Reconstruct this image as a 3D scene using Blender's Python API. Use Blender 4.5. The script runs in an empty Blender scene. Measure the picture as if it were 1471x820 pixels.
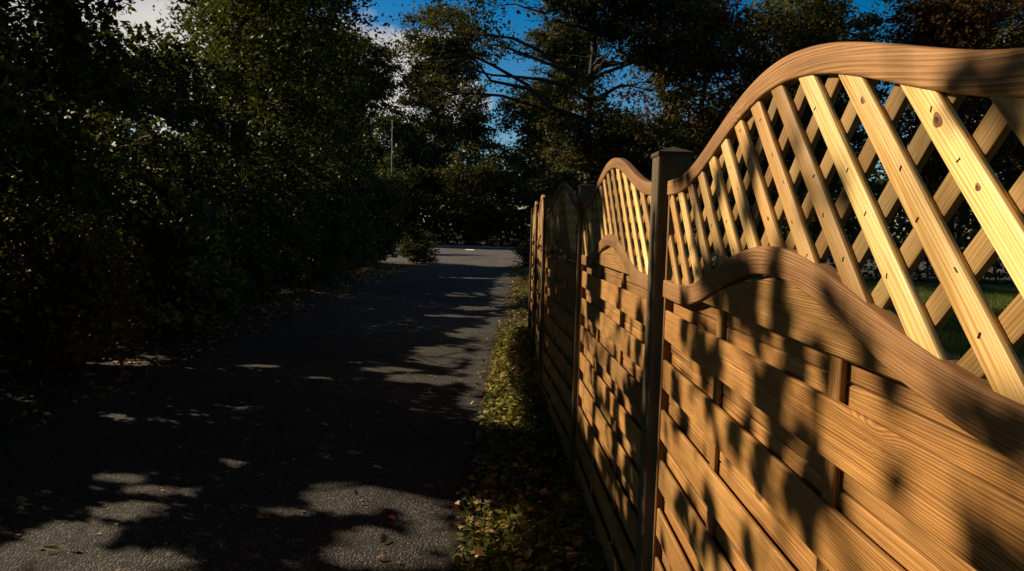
import bpy, math
import numpy as np
from mathutils import Matrix, Vector

rng = np.random.default_rng(11)
scene = bpy.context.scene
col = scene.collection

# ------------------------------------------------------------------ camera
HC = 1.55
F_PX, PITCH, ROLL = 1011.2, 0.08426, 0.02663
cam_d = bpy.data.cameras.new('camera')
cam_d.sensor_fit = 'HORIZONTAL'
cam_d.sensor_width = 36.0
cam_d.lens = 36.0 * F_PX / 1471.0
cam_d.clip_start = 0.02
cam_d.clip_end = 3000
cam = bpy.data.objects.new('camera', cam_d)
col.objects.link(cam)
_r = Vector((1, 0, 0)); _u = Vector((0, math.sin(PITCH), math.cos(PITCH))); _f = Vector((0, math.cos(PITCH), -math.sin(PITCH)))
_c, _s = math.cos(ROLL), math.sin(ROLL)
_R = _r * _c + _u * _s; _U = _u * _c - _r * _s
m = Matrix((( _R.x, _U.x, -_f.x, 0), (_R.y, _U.y, -_f.y, 0), (_R.z, _U.z, -_f.z, HC), (0, 0, 0, 1)))
cam.matrix_world = m
scene.camera = cam

# ------------------------------------------------------------------ light
SUN_EL, SUN_ROT = math.radians(27), math.radians(65)
S = np.array([-math.cos(SUN_EL) * math.sin(SUN_ROT), math.cos(SUN_EL) * math.cos(SUN_ROT), math.sin(SUN_EL)])   # towards the sun
sun_d = bpy.data.lights.new('sun', 'SUN')
sun_d.energy = 5.0
sun_d.angle = math.radians(0.5)
sun_d.color = (1.0, 0.80, 0.56)
sun = bpy.data.objects.new('sun', sun_d)
sun.rotation_euler = Vector(S).to_track_quat('Z', 'Y').to_euler()
sun.location = (-20, 10, 20)
col.objects.link(sun)

world = bpy.data.worlds.new('World')
scene.world = world
world.use_nodes = True
wt = world.node_tree
for n in list(wt.nodes): wt.nodes.remove(n)
def N(t, typ, **kw):
    n = t.nodes.new(typ)
    for k, v in kw.items():
        if k in ('op',): n.operation = v
        else: setattr(n, k, v)
    return n
def L(t, a, b): t.links.new(a, b)
def math_(t, op, a, b=None, clamp=False):
    n = t.nodes.new('ShaderNodeMath'); n.operation = op; n.use_clamp = clamp
    for i, v in enumerate((a, b)):
        if v is None: continue
        if isinstance(v, (int, float)): n.inputs[i].default_value = v
        else: t.links.new(v, n.inputs[i])
    return n.outputs[0]
def ramp(t, fac, stops, interp='LINEAR'):
    n = t.nodes.new('ShaderNodeValToRGB')
    cr = n.color_ramp; cr.interpolation = interp
    while len(cr.elements) < len(stops): cr.elements.new(0.5)
    for e, (p, c) in zip(cr.elements, stops):
        e.position = p; e.color = (c[0], c[1], c[2], 1) if not isinstance(c, (int, float)) else (c, c, c, 1)
    t.links.new(fac, n.inputs[0])
    return n.outputs[0]
def mixc(t, fac, a, b, mode='MIX'):
    n = t.nodes.new('ShaderNodeMix'); n.data_type = 'RGBA'; n.blend_type = mode
    for s, v in ((0, fac), (6, a), (7, b)):
        if isinstance(v, (int, float)): n.inputs[s].default_value = v
        elif isinstance(v, tuple): n.inputs[s].default_value = (*v, 1)
        else: t.links.new(v, n.inputs[s])
    return n.outputs[2]
def noise(t, vec, scale, detail=4, rough=0.55, dist=0.0):
    n = t.nodes.new('ShaderNodeTexNoise')
    n.inputs['Scale'].default_value = scale; n.inputs['Detail'].default_value = detail
    n.inputs['Roughness'].default_value = rough; n.inputs['Distortion'].default_value = dist
    if vec is not None: t.links.new(vec, n.inputs['Vector'])
    return n.outputs['Fac']

sky = wt.nodes.new('ShaderNodeTexSky')
sky.sky_type = 'NISHITA'; sky.sun_disc = False
sky.sun_elevation = SUN_EL; sky.sun_rotation = -SUN_ROT      # the node turns the other way
sky.ozone_density = 2.0; sky.dust_density = 0.4; sky.air_density = 1.0
hs = wt.nodes.new('ShaderNodeHueSaturation')
hs.inputs['Saturation'].default_value = 1.65
L(wt, sky.outputs[0], hs.inputs['Color'])
tc = wt.nodes.new('ShaderNodeTexCoord')
mp = wt.nodes.new('ShaderNodeMapping'); mp.inputs['Scale'].default_value = (1, 1, 1.7)
mp.inputs['Location'].default_value = (4.6656, 3.9374, -2.0121)
L(wt, tc.outputs['Generated'], mp.inputs['Vector'])
cn = noise(wt, mp.outputs[0], 3.0, 7, 0.6, 0.3)
cmask = ramp(wt, cn, [(0.535, 0.0), (0.60, 1.0)])
cloudc = ramp(wt, noise(wt, mp.outputs[0], 6.0, 5), [(0.3, (5.5, 5.5, 5.8)), (0.7, (9.5, 9.0, 8.4))])
wcol = mixc(wt, cmask, hs.outputs[0], cloudc)
bg = wt.nodes.new('ShaderNodeBackground'); bg.inputs['Strength'].default_value = 0.05
L(wt, wcol, bg.inputs['Color'])
wo = wt.nodes.new('ShaderNodeOutputWorld'); L(wt, bg.outputs[0], wo.inputs['Surface'])

scene.view_settings.view_transform = 'Standard'
scene.view_settings.look = 'None'
scene.view_settings.exposure = 0.70
scene.view_settings.gamma = 1.0
scene.cycles.max_bounces = 5
scene.cycles.diffuse_bounces = 2
scene.cycles.glossy_bounces = 2
scene.cycles.transmission_bounces = 2
scene.cycles.transparent_max_bounces = 4

# ------------------------------------------------------------------ helpers
def mesh_np(name, verts, faces, mat=None, smooth=False, uv=None, sharp=None):
    """faces: list of index lists, or an (N,k) array of equal polygons."""
    me = bpy.data.meshes.new(name)
    verts = np.asarray(verts, dtype=np.float32)
    if isinstance(faces, np.ndarray):
        k = faces.shape[1]; nf = len(faces)
        me.vertices.add(len(verts)); me.vertices.foreach_set('co', verts.ravel())
        me.loops.add(nf * k); me.polygons.add(nf)
        me.loops.foreach_set('vertex_index', faces.astype(np.int32).ravel())
        me.polygons.foreach_set('loop_start', np.arange(0, nf * k, k, dtype=np.int32))
        me.polygons.foreach_set('loop_total', np.full(nf, k, dtype=np.int32))
        me.update(calc_edges=True)
    else:
        me.from_pydata([tuple(map(float, v)) for v in verts], [], faces)
    if uv is not None:
        ul = me.uv_layers.new(name='uv')
        ul.data.foreach_set('uv', np.asarray(uv, dtype=np.float32).ravel())
    if smooth:
        me.polygons.foreach_set('use_smooth', np.ones(len(me.polygons), dtype=bool))
        if sharp: me.set_sharp_from_angle(angle=math.radians(sharp))
    if mat: me.materials.append(mat)
    me.update()
    return me
def add(name, me, parent=None, loc=(0, 0, 0), rot=(0, 0, 0)):
    o = bpy.data.objects.new(name, me); col.objects.link(o)
    o.location = loc; o.rotation_euler = rot
    if parent is not None: o.parent = parent
    return o
def tag(o, label=None, cat=None, group=None, kind=None):
    if label: o['label'] = label
    if cat: o['category'] = cat
    if group: o['group'] = group
    if kind: o['kind'] = kind
    return o
def empty(name, loc=(0, 0, 0), rz=0.0):
    o = bpy.data.objects.new(name, None); col.objects.link(o)
    o.location = loc; o.rotation_euler = (0, 0, rz); o.empty_display_size = 0.1
    return o
def kids(o): return [c for c in bpy.data.objects if c.parent == o]
def copy_tree(o, parent=None, skip=()):
    c = o.copy(); col.objects.link(c)
    if parent is not None: c.parent = parent
    for ch in children_of.get(o.name, []):
        if ch.name.split('.')[0] in skip: continue
        copy_tree(ch, c, skip)
    return c
children_of = {}

def sweep(path, N1, N2, sec, uv0=0.0, vscale=1.0):
    """Sweep the closed section sec (k,2) along path (n,3); N1,N2 are (n,3) axes. Returns verts, faces, uv."""
    n, k = len(path), len(sec)
    V = path[:, None, :] + sec[None, :, 0:1] * N1[:, None, :] + sec[None, :, 1:2] * N2[:, None, :]
    V = V.reshape(-1, 3)
    seg = np.r_[0, np.cumsum(np.linalg.norm(np.diff(path, axis=0), axis=1))]
    per = np.r_[0, np.cumsum(np.linalg.norm(np.roll(sec, -1, 0) - sec, axis=1))]
    faces, uv = [], []
    for i in range(n - 1):
        for j in range(k):
            j2 = (j + 1) % k
            faces.append([i * k + j, i * k + j2, (i + 1) * k + j2, (i + 1) * k + j])
            uv += [(seg[i], per[j]), (seg[i], per[j + 1]), (seg[i + 1], per[j + 1]), (seg[i + 1], per[j])]
    faces.append(list(range(k))[::-1]); uv += [(0.5 + s[0], s[1]) for s in sec[::-1]]
    faces.append([(n - 1) * k + j for j in range(k)]); uv += [(0.5 + s[0], s[1]) for s in sec]
    return V, faces, uv
def rsec(w, d, r, seg=2):
    """Rounded rectangle section, w along axis 1, d along axis 2, counter-clockwise."""
    pts = []
    for cx, cy, a0 in ((w/2 - r, d/2 - r, 0), (-w/2 + r, d/2 - r, 90), (-w/2 + r, -d/2 + r, 180), (w/2 - r, -d/2 + r, 270)):
        for i in range(seg + 1):
            a = math.radians(a0 + 90 * i / seg)
            pts.append((cx + r * math.cos(a), cy + r * math.sin(a)))
    return np.array(pts)
def tubes(chains, sides=6):
    """chains: list of (pts (n,3), radii (n)). One vert/face array."""
    VV, FF, off = [], [], 0
    for pts, rad in chains:
        pts = np.asarray(pts, float); n = len(pts)
        d = np.gradient(pts, axis=0); d /= np.linalg.norm(d, axis=1)[:, None] + 1e-9
        ref = np.where(np.abs(d[:, 2:3]) > 0.9, np.array([[1., 0, 0]]), np.array([[0, 0, 1.]]))
        a = np.cross(d, ref); a /= np.linalg.norm(a, axis=1)[:, None] + 1e-9
        b = np.cross(d, a)
        th = np.linspace(0, 2 * np.pi, sides, endpoint=False)
        V = pts[:, None] + np.asarray(rad)[:, None, None] * (np.cos(th)[None, :, None] * a[:, None] + np.sin(th)[None, :, None] * b[:, None])
        idx = np.arange(n * sides).reshape(n, sides)
        f = np.stack([idx[:-1], np.roll(idx, -1, 1)[:-1], np.roll(idx, -1, 1)[1:], idx[1:]], -1).reshape(-1, 4)
        VV.append(V.reshape(-1, 3)); FF.append(f + off); off += n * sides
    return np.concatenate(VV), np.concatenate(FF)

# ------------------------------------------------------------------ materials
def new_mat(name):
    mt = bpy.data.materials.new(name); mt.use_nodes = True
    t = mt.node_tree
    return mt, t, t.nodes['Principled BSDF']
def wood(name, dark, mid, light, rough=0.5, knots=1.0, spec=0.35, grain=1.0, stain=0.25):
    mt, t, b = new_mat(name)
    uvn = t.nodes.new('ShaderNodeUVMap'); uvn.uv_map = 'uv'
    oi = t.nodes.new('ShaderNodeObjectInfo')
    offs = t.nodes.new('ShaderNodeCombineXYZ')
    L(t, math_(t, 'MULTIPLY', oi.outputs['Random'], 37.0), offs.inputs[0])
    L(t, math_(t, 'MULTIPLY', oi.outputs['Random'], 11.3), offs.inputs[1])
    L(t, math_(t, 'MULTIPLY', oi.outputs['Random'], 5.0), offs.inputs[2])
    va = t.nodes.new('ShaderNodeVectorMath'); va.operation = 'ADD'
    L(t, uvn.outputs[0], va.inputs[0]); L(t, offs.outputs[0], va.inputs[1])
    vec = va.outputs[0]
    def scaled(sx, sy):
        m_ = t.nodes.new('ShaderNodeMapping'); m_.inputs['Scale'].default_value = (sx, sy, 1)
        L(t, vec, m_.inputs['Vector']); return m_.outputs[0]
    # knots: sparse cells
    vo = t.nodes.new('ShaderNodeTexVoronoi'); vo.inputs['Scale'].default_value = 1.0
    vo.inputs['Randomness'].default_value = 0.9
    L(t, scaled(4.2, 7.5), vo.inputs['Vector'])
    sep = t.nodes.new('ShaderNodeSeparateColor'); L(t, vo.outputs['Color'], sep.inputs[0])
    has = math_(t, 'GREATER_THAN', sep.outputs[0], 0.52)
    kd = math_(t, 'SUBTRACT', 1.0, math_(t, 'MULTIPLY', vo.outputs['Distance'], 2.6), True)      # 1 at knot centre
    kfield = math_(t, 'MULTIPLY', math_(t, 'MULTIPLY', kd, kd), has)
    kcore = ramp(t, math_(t, 'MULTIPLY', kd, has), [(0.68, 0.0), (0.80, 1.0)])
    big = noise(t, scaled(0.9, 9.0), 1.0, 3, 0.5)
    sx = t.nodes.new('ShaderNodeSeparateXYZ'); L(t, vec, sx.inputs[0])
    ph = math_(t, 'ADD', math_(t, 'MULTIPLY', sx.outputs[1], 1350.0 * grain), math_(t, 'MULTIPLY', big, 75.0))
    ph = math_(t, 'ADD', ph, math_(t, 'MULTIPLY', kfield, 40.0))
    rings = math_(t, 'ADD', math_(t, 'MULTIPLY', math_(t, 'SINE', ph), 0.5), 0.5)
    fibre = noise(t, scaled(5.0, 260.0), 1.0, 4, 0.65)
    blot = noise(t, scaled(2.2, 7.0), 1.0, 4, 0.6)
    fac = math_(t, 'ADD', math_(t, 'MULTIPLY', rings, 0.15), math_(t, 'MULTIPLY', fibre, 0.42))
    fac = math_(t, 'ADD', fac, math_(t, 'MULTIPLY', blot, 0.45))
    c = ramp(t, fac, [(0.33, dark), (0.51, mid), (0.70, light)])
    crisp = noise(t, scaled(2.2, 620.0), 1.0, 3, 0.7)
    c = mixc(t, ramp(t, crisp, [(0.34, 0.55), (0.56, 0.0)]), c, (dark[0] * 0.7, dark[1] * 0.65, dark[2] * 0.6))
    chk = ramp(t, noise(t, scaled(0.9, 75.0), 1.0, 2, 0.5), [(0.27, 1.0), (0.305, 0.0)])
    c = mixc(t, math_(t, 'MULTIPLY', chk, 0.8), c, (dark[0] * 0.22, dark[1] * 0.2, dark[2] * 0.2))
    # per-piece tint
    tint = ramp(t, oi.outputs['Random'], [(0.0, (0.66, 0.66, 0.66)), (0.3, (0.98, 0.94, 0.86)), (0.55, (1.18, 1.12, 1.02)), (0.8, (0.90, 0.95, 0.92)), (1.0, (0.76, 0.70, 0.64))])
    c = mixc(t, 1.0, c, tint, 'MULTIPLY')
    c = mixc(t, 1.0, c, oi.outputs['Color'], 'MULTIPLY')  # object colour carries the light and shade painted on the slats
    # grey-green weather stain
    st = ramp(t, noise(t, scaled(3.0, 14.0), 1.0, 5, 0.7), [(0.52, 0.0), (0.75, 1.0)])
    c = mixc(t, math_(t, 'MULTIPLY', st, stain), c, (dark[0] * 0.55, dark[1] * 0.6, dark[2] * 0.7))
    c = mixc(t, math_(t, 'MULTIPLY', kcore, 0.75 * knots), c, (dark[0] * 0.35, dark[1] * 0.25, dark[2] * 0.2))
    L(t, c, b.inputs['Base Color'])
    b.inputs['Specular IOR Level'].default_value = spec
    L(t, ramp(t, fibre, [(0.3, rough - 0.1), (0.7, rough + 0.15)]), b.inputs['Roughness'])
    bp = t.nodes.new('ShaderNodeBump'); bp.inputs['Strength'].default_value = 0.35; bp.inputs['Distance'].default_value = 0.0015
    L(t, math_(t, 'SUBTRACT', math_(t, 'ADD', math_(t, 'ADD', fibre, crisp), math_(t, 'MULTIPLY', rings, 0.3)), chk), bp.inputs['Height']); L(t, bp.outputs[0], b.inputs['Normal'])
    return mt
M_board = wood('board_wood', (0.12, 0.055, 0.014), (0.33, 0.168, 0.046), (0.52, 0.30, 0.105), 0.6, spec=0.25, stain=0.5)
M_rail = wood('rail_wood', (0.14, 0.068, 0.024), (0.33, 0.174, 0.066), (0.46, 0.27, 0.115), 0.6, 0.9, spec=0.25, grain=0.8, stain=0.4)
M_slat = wood('slat_wood', (0.56, 0.34, 0.10), (0.88, 0.63, 0.25), (0.95, 0.82, 0.48), 0.5, 1.0, 0.3, grain=0.7, stain=0.25)
M_post = wood('post_wood', (0.055, 0.042, 0.022), (0.115, 0.090, 0.052), (0.19, 0.155, 0.105), 0.75, 0.6, 0.15, stain=0.5)

def simple(name, c, rough=0.7, spec=0.3, metal=0.0):
    mt, t, b = new_mat(name)
    b.inputs['Base Color'].default_value = (*c, 1); b.inputs['Roughness'].default_value = rough
    b.inputs['Specular IOR Level'].default_value = spec; b.inputs['Metallic'].default_value = metal
    return mt
M_staple = simple('staple_metal', (0.075, 0.045, 0.03), 0.5)
def leaf_mat(name, stops, transl=0.28):
    mt = bpy.data.materials.new(name); mt.use_nodes = True
    t = mt.node_tree
    for n in list(t.nodes): t.nodes.remove(n)
    g = t.nodes.new('ShaderNodeNewGeometry')
    c = ramp(t, g.outputs['Random Per Island'], stops)
    tcn = t.nodes.new('ShaderNodeTexCoord')
    v = ramp(t, noise(t, tcn.outputs['Object'], 0.9, 3), [(0.3, (0.65, 0.68, 0.6)), (0.7, (1.25, 1.2, 1.0))])
    c = mixc(t, 1.0, c, v, 'MULTIPLY')
    d = t.nodes.new('ShaderNodeBsdfPrincipled'); d.inputs['Roughness'].default_value = 0.6
    d.inputs['Specular IOR Level'].default_value = 0.12
    tr = t.nodes.new('ShaderNodeBsdfTranslucent')
    L(t, c, d.inputs['Base Color'])
    c2 = mixc(t, 1.0, c, (1.25, 1.3, 0.55), 'MULTIPLY')
    L(t, c2, tr.inputs['Color'])
    mx = t.nodes.new('ShaderNodeMixShader'); mx.inputs[0].default_value = transl
    L(t, d.outputs[0], mx.inputs[1]); L(t, tr.outputs[0], mx.inputs[2])
    o = t.nodes.new('ShaderNodeOutputMaterial'); L(t, mx.outputs[0], o.inputs['Surface'])
    return mt
G_dark = [(0.0, (0.022, 0.034, 0.010)), (0.45, (0.045, 0.060, 0.016)), (0.8, (0.075, 0.085, 0.022)), (1.0, (0.12, 0.115, 0.03))]
G_olive = [(0.0, (0.035, 0.040, 0.014)), (0.5, (0.065, 0.065, 0.02)), (0.85, (0.10, 0.085, 0.028)), (1.0, (0.14, 0.11, 0.035))]
G_copper = [(0.0, (0.04, 0.03, 0.016)), (0.4, (0.065, 0.045, 0.018)), (0.75, (0.10, 0.045, 0.02)), (1.0, (0.16, 0.055, 0.03))]
G_autumn = [(0.0, (0.06, 0.065, 0.018)), (0.4, (0.13, 0.105, 0.025)), (0.8, (0.22, 0.13, 0.03)), (1.0, (0.26, 0.11, 0.03))]
G_ivy = [(0.0, (0.05, 0.07, 0.016)), (0.4, (0.12, 0.15, 0.03)), (0.8, (0.23, 0.24, 0.055)), (1.0, (0.38, 0.31, 0.11))]
M_leaf_dark = leaf_mat('dark_leaf', G_dark)
M_leaf_olive = leaf_mat('olive_leaf', G_olive)
M_leaf_copper = leaf_mat('copper_leaf', G_copper)
M_leaf_autumn = leaf_mat('autumn_leaf', G_autumn)
M_leaf_ivy = leaf_mat('ivy_leaf', G_ivy, 0.25)
M_litter = leaf_mat('litter_leaf', [(0.0, (0.09, 0.055, 0.028)), (0.4, (0.22, 0.115, 0.05)), (0.7, (0.38, 0.20, 0.09)), (1.0, (0.48, 0.35, 0.20))], 0.1)
def bark(name, a, bb):
    mt, t, b = new_mat(name)
    tcn = t.nodes.new('ShaderNodeTexCoord')
    mp_ = t.nodes.new('ShaderNodeMapping'); mp_.inputs['Scale'].default_value = (9, 9, 1.5)
    L(t, tcn.outputs['Object'], mp_.inputs['Vector'])
    f = noise(t, mp_.outputs[0], 1.5, 6, 0.65)
    L(t, ramp(t, f, [(0.3, a), (0.7, bb)]), b.inputs['Base Color']); b.inputs['Roughness'].default_value = 0.9
    bp = t.nodes.new('ShaderNodeBump'); bp.inputs['Distance'].default_value = 0.03; L(t, f, bp.inputs['Height']); L(t, bp.outputs[0], b.inputs['Normal'])
    return mt
M_bark = bark('bark', (0.015, 0.012, 0.009), (0.045, 0.036, 0.027))

def ground_mat(name, stops, scale, bump, detail=8, speck=None, rough=0.9):
    mt, t, b = new_mat(name)
    g = t.nodes.new('ShaderNodeNewGeometry')
    f = noise(t, g.outputs['Position'], scale, detail, 0.7)
    c = ramp(t, f, stops)
    patch = ramp(t, noise(t, g.outputs['Position'], 0.9, 4, 0.6), [(0.3, (0.75, 0.75, 0.75)), (0.7, (1.2, 1.2, 1.2))])
    c = mixc(t, 1.0, c, patch, 'MULTIPLY')
    h = f
    if speck:
        vo = t.nodes.new('ShaderNodeTexVoronoi'); vo.inputs['Scale'].default_value = speck
        L(t, g.outputs['Position'], vo.inputs['Vector'])
        sp = t.nodes.new('ShaderNodeSeparateColor'); L(t, vo.outputs['Color'], sp.inputs[0])
        stone = ramp(t, sp.outputs[0], [(0.0, (0.35, 0.35, 0.36)), (0.6, (0.8, 0.8, 0.8)), (0.85, (1.6, 1.55, 1.45)), (1.0, (2.8, 2.7, 2.4))])
        c = mixc(t, 1.0, c, stone, 'MULTIPLY')
        dome = math_(t, 'SUBTRACT', 1.0, vo.outputs['Distance'])
        h = math_(t, 'ADD', math_(t, 'MULTIPLY', dome, 0.9), math_(t, 'MULTIPLY', sp.outputs[1], 0.6))
    if speck:
        w_ = t.nodes.new('ShaderNodeVectorMath'); w_.operation = 'ADD'
        nz = t.nodes.new('ShaderNodeTexNoise'); nz.inputs['Scale'].default_value = 2.5; nz.inputs['Detail'].default_value = 5
        L(t, g.outputs['Position'], nz.inputs['Vector'])
        L(t, g.outputs['Position'], w_.inputs[0]); L(t, nz.outputs['Color'], w_.inputs[1])
        cr = t.nodes.new('ShaderNodeTexVoronoi'); cr.feature = 'DISTANCE_TO_EDGE'; cr.inputs['Scale'].default_value = 0.55
        L(t, w_.outputs[0], cr.inputs['Vector'])
        c = mixc(t, ramp(t, cr.outputs['Distance'], [(0.004, 0.85), (0.012, 0.0)]), c, (0.012, 0.012, 0.011))
        c = mixc(t, ramp(t, noise(t, g.outputs['Position'], 1.7, 5, 0.65), [(0.5, 0.0), (0.62, 0.45)]), c, (0.03, 0.027, 0.022))
    L(t, c, b.inputs['Base Color']); b.inputs['Roughness'].default_value = rough
    b.inputs['Specular IOR Level'].default_value = 0.25
    bp = t.nodes.new('ShaderNodeBump'); bp.inputs['Strength'].default_value = 0.9; bp.inputs['Distance'].default_value = bump
    L(t, h, bp.inputs['Height']); L(t, bp.outputs[0], b.inputs['Normal'])
    return mt
M_asphalt = ground_mat('asphalt', [(0.3, (0.036, 0.036, 0.036)), (0.7, (0.062, 0.060, 0.055))], 14, 0.012, 6, speck=105)
M_road2 = ground_mat('worn_asphalt', [(0.3, (0.055, 0.052, 0.052)), (0.7, (0.09, 0.082, 0.08))], 3, 0.004, 6, speck=45)
M_earth = ground_mat('leafy_earth', [(0.3, (0.012, 0.010, 0.007)), (0.55, (0.03, 0.024, 0.014)), (0.75, (0.065, 0.045, 0.022))], 22, 0.03)
M_lawn = ground_mat('lawn_turf', [(0.3, (0.035, 0.06, 0.010)), (0.7, (0.095, 0.13, 0.024))], 30, 0.04)

# ------------------------------------------------------------------ where sunlight gets through the trees
# world-space gaps in the canopies: ellipses (centre, radii) on the road (X, Y) and on the fence (Y, height above the eye)
ROAD_LIT = [(-0.85,3.86,.31,.24),(-0.44,3.75,.15,.29),(-0.38,3.4,.09,.24),(-0.62,3.26,.2,.24),(-0.4,3.13,.13,.1),(-1.17,3.63,.11,.05),
 (-2.08,3.28,.21,.14),(-2.15,3.1,.2,.18),(-1.74,3.0,.28,.12),(-1.98,3.59,.16,.11),(-2.28,4.05,.14,.06),(-2.17,4.03,.08,.06),(-1.73,4.39,.09,.11),(-2.0,3.88,.23,.05),
 (-0.76,8.32,.45,.78),(-0.74,6.93,.51,.24),(-1.34,7.33,.36,.12),(-0.64,10.07,.3,.53),(-0.96,15.58,.8,.55),(-0.65,13.06,.44,.33),(-0.99,11.86,.58,.18),(-1.81,6.87,.27,.09),(-0.3,6.4,.1,.14),
 (-4.06,7.31,.43,.11),(-2.63,7.35,.32,.07),(-3.27,7.14,.17,.05),(-0.06,3.38,.22,.34),(0.06,9.0,.65,3.7),(-0.04,17.9,.6,4.36),(-1.2,20.5,1.2,.25)]
PANEL_DARK = [(.736,.168,.087,.03),(.688,.109,.026,.024),(.671,-.024,.021,.033),(2.005,.144,.144,.044),(1.62,-.102,.228,.066),(.979,-.112,.045,.027),(.68,-.177,.1,.038),
 (1.47,-.159,.068,.054),(1.251,-.23,.057,.123),(1.092,-.2,.044,.054),(.94,-.168,.043,.044),(.797,-.183,.019,.02),(.852,-.304,.035,.036),(.915,-.383,.023,.023),(.64,-.294,.075,.036),
 (1.114,-.379,.082,.093),(1.314,-.425,.052,.084),(1.468,-.408,.05,.072),(1.79,-.317,.091,.105),(1.996,-.498,.063,.116),(1.647,-.664,.058,.081),(1.032,-.111,.039,.026),(1.277,-.082,.037,.088),
 (1.222,.16,.03,.047),(1.064,.074,.035,.05),(1.093,-.074,.062,.016),(1.679,.114,.035,.062),(1.453,.112,.05,.107),(1.876,.022,.036,.092),(1.882,-.751,.076,.064),(1.358,-.614,.029,.05),(.79,-.361,.017,.021),(1.169,.052,.035,.046),
 (.5,-.5,.1,.3),(1.0,-.7,.1,.12),(1.2,-.85,.1,.1),(2.28,-.55,.07,.55),(2.28,-1.2,.08,.3)]
PANEL2_DARK = [(3.75,.086,.30,.147),(3.7,-.216,.2,.314),(3.5,-.33,.09,.139),(2.952,-.304,.044,.108),(2.514,-.732,.20,.188),(2.405,-.98,.2,.222),(3.314,-.82,.113,.048),(3.132,-.694,.05,.214),
 (2.928,-.888,.073,.2),(3.5,-.833,.06,.233),(3.064,-1.06,.234,.052),(2.716,-1.205,.236,.085),(3.194,-1.469,.282,.145),(2.56,-.37,.056,.113),(2.42,-.546,.05,.092),(2.7,-1.4,.5,.12)]
_ph = rng.uniform(0, 6.28, (24,)); _kx = rng.normal(0, 1, (24, 2)); _kx /= np.linalg.norm(_kx, axis=1)[:, None]
_fr = 2.0 * 1.16 ** np.arange(24)
def field(a, b, sc=1.0):
    """cheap smooth noise, about -1..1"""
    s = np.zeros_like(a)
    for i in range(24):
        s += np.sin((a * _kx[i, 0] + b * _kx[i, 1]) * _fr[i] * sc + _ph[i]) / (1 + 0.12 * i)
    return s / 4.2
def in_ell(lst, a, b, wob):
    best = np.full(a.shape, -9.0)
    for (x, y, rx, ry) in lst:
        best = np.maximum(best, 1 - ((a - x) / rx) ** 2 - ((b - y) / ry) ** 2)
    return best + wob > 0
POSTS = [(0.452, 0.37), (0.452, 2.24), (0.378, 4.11), (0.250, 5.98), (0.246, 7.85), (0.240, 9.72)]
PX = np.array([p_[0] for p_ in POSTS]); PY = np.array([p_[1] for p_ in POSTS])
def fence_x(y): return np.interp(y, PY, PX) + 0.02
def lit_at(P):
    P = np.asarray(P, float)
    r = lit_core(P)
    e1 = np.array([0.42, 0.90, 0.0]); e2 = np.array([0.45, -0.21, 0.87])
    for o_ in (e1 * 0.02, -e1 * 0.02, e2 * 0.02, -e2 * 0.02): r |= lit_core(P + o_)
    return r
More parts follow.
